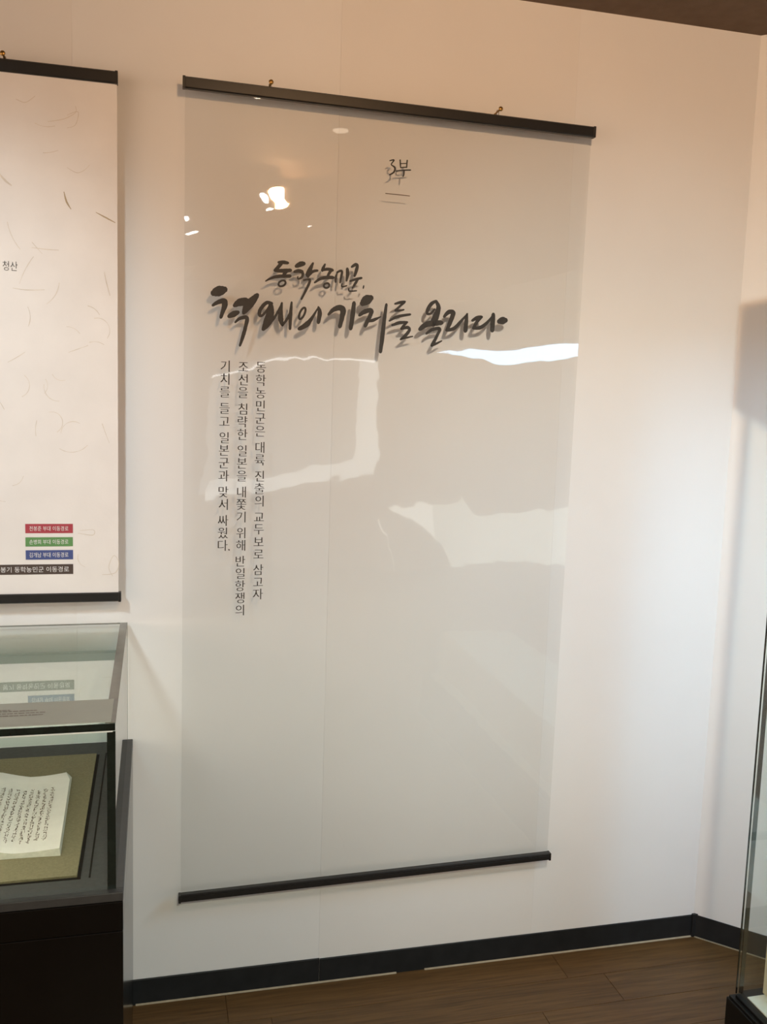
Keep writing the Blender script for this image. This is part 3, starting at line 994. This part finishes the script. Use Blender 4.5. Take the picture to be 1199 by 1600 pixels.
def ahead(p, q):      # the housing sits just behind its light
    return Vector(p) - (Vector(q) - Vector(p)).normalized() * 0.012
spot(ahead(SPOT_C, AIM_C), AIM_C, 'lamp_warm', 'ceiling spotlight above the paper poster')
spot(ahead(SPOT_D, AIM_D), AIM_D, 'lamp_warm', 'ceiling spotlight in the middle of the hall')
spot(ahead(SPOT_E, AIM_E), AIM_E, 'lamp_white', 'white ceiling spotlight behind the middle one')
spot(ahead(SPOT_F, AIM_F), AIM_F, 'lamp_white', 'white ceiling spotlight furthest from the wall')
for (px, py), lens, rad, lab in (((340, 144), 'lamp_white', 0.020, 'white recessed ceiling downlight nearest the wall'), ((402, 154), 'lamp_warm', 0.012, 'small warm recessed ceiling downlight beside the white one'),
                                 ((532, 194), 'lamp_soft', 0.030, 'dim warm recessed ceiling downlight above the banner'), ((462, 346), 'lamp_white', 0.020, 'white recessed ceiling downlight in the middle of the hall')):
    p = mirrored(px, py, z=CEIL - 0.004)
    t = empty('ceiling_downlight', (p.x, p.y, CEIL), lab, 'lamp', 'recessed ceiling downlights')
    bm = bmesh.new()
    bm_tube(bm, [(p.x, p.y, CEIL - 0.004), (p.x, p.y, CEIL - 0.001)], rad, 16)
    from_bm('lens', bm, MT[lens], t)
    bm = bmesh.new()
    n = 20
    rings = [[bm.verts.new((p.x + math.cos(2 * math.pi * k / n) * r, p.y + math.sin(2 * math.pi * k / n) * r, z)) for k in range(n)]
             for r, z in ((rad * 1.02, CEIL - 0.001), (rad * 1.05, CEIL - 0.006), (rad * 1.35, CEIL - 0.005), (rad * 1.4, CEIL - 0.0005))]
    for r0, r1 in zip(rings, rings[1:]):
        for k in range(n):
            bm.faces.new((r0[k], r0[(k + 1) % n], r1[(k + 1) % n], r1[k]))
    from_bm('trim_ring', bm, MT['lamp_body'], t)

# ------------------------------------------------------------------ lit showcase and added glow shapes on the opposite wall, mirrored by the film
OY = -6.29
def lit(name, px0, px1, py0, py1, mat, parent, proud=0.01):
    a = mirrored(px0, py0, y=OY); b = mirrored(px1, py1, y=OY)
    return box(name, min(a.x, b.x), max(a.x, b.x), OY - 0.005, OY + proud, min(a.z, b.z), max(a.z, b.z), MT[mat], parent)
c0 = mirrored(450, 760, y=OY)
disp = empty('lit_wall_showcase', (c0.x, OY, c0.z), 'lit wall showcase on the far side of the hall, mirrored in the banner', 'showcase')
lit('back_panel', 322, 580, 562, 758, 'lit_dim', disp, 0.008)
lit('light_tube', 318, 583, 566, 580, 'lit_bright', disp, 0.03)
lit('side_light', 556, 572, 580, 742, 'lit_panel', disp, 0.02)
lit('side_light', 577, 585, 580, 742, 'lit_panel', disp, 0.02)
lit('side_light', 330, 352, 580, 750, 'lit_dim', disp, 0.02)
lit('bottom_light', 335, 580, 738, 764, 'lit_panel', disp, 0.02)
c1 = mirrored(750, 900, y=OY)
refl_shapes = empty('reflection_shapes', (c1.x, OY, c1.z), 'glowing shapes added on the far wall for the pale reflection low in the banner', 'glow shape')  # no real display: glow outlines added so the film mirrors a pale patch
def lit_shape(name, pix, mat, parent, proud=0.02):
    pts = [mirrored(px, py, y=OY) for px, py in pix]
    bm = bmesh.new()
    lo = [bm.verts.new((p.x, OY, p.z)) for p in pts]
    hi = [bm.verts.new((p.x, OY + proud, p.z)) for p in pts]
    n = len(pts)
    bm.faces.new(lo)
    bm.faces.new(hi[::-1])
    for k in range(n):
        bm.faces.new((lo[k], hi[k], hi[(k + 1) % n], lo[(k + 1) % n]))
    return from_bm(name, bm, MT[mat], parent)
lit_shape('reflection_shape', [(598, 806), (640, 800), (690, 796), (712, 784), (722, 800), (770, 802), (915, 800), (915, 938), (850, 938), (800, 925), (762, 910), (715, 898), (690, 880), (672, 850), (640, 828)], 'glow_shape', refl_shapes)
edge_line = [(584, 828), (600, 850), (606, 888), (628, 902), (660, 918), (700, 926), (742, 948), (775, 975), (815, 990), (852, 1006)]
lit_shape('reflection_line', edge_line + [(x - 1, y - (7 + 14 * max(0, (x - 760) / 92.0))) for x, y in reversed(edge_line)], 'glow_line', refl_shapes)
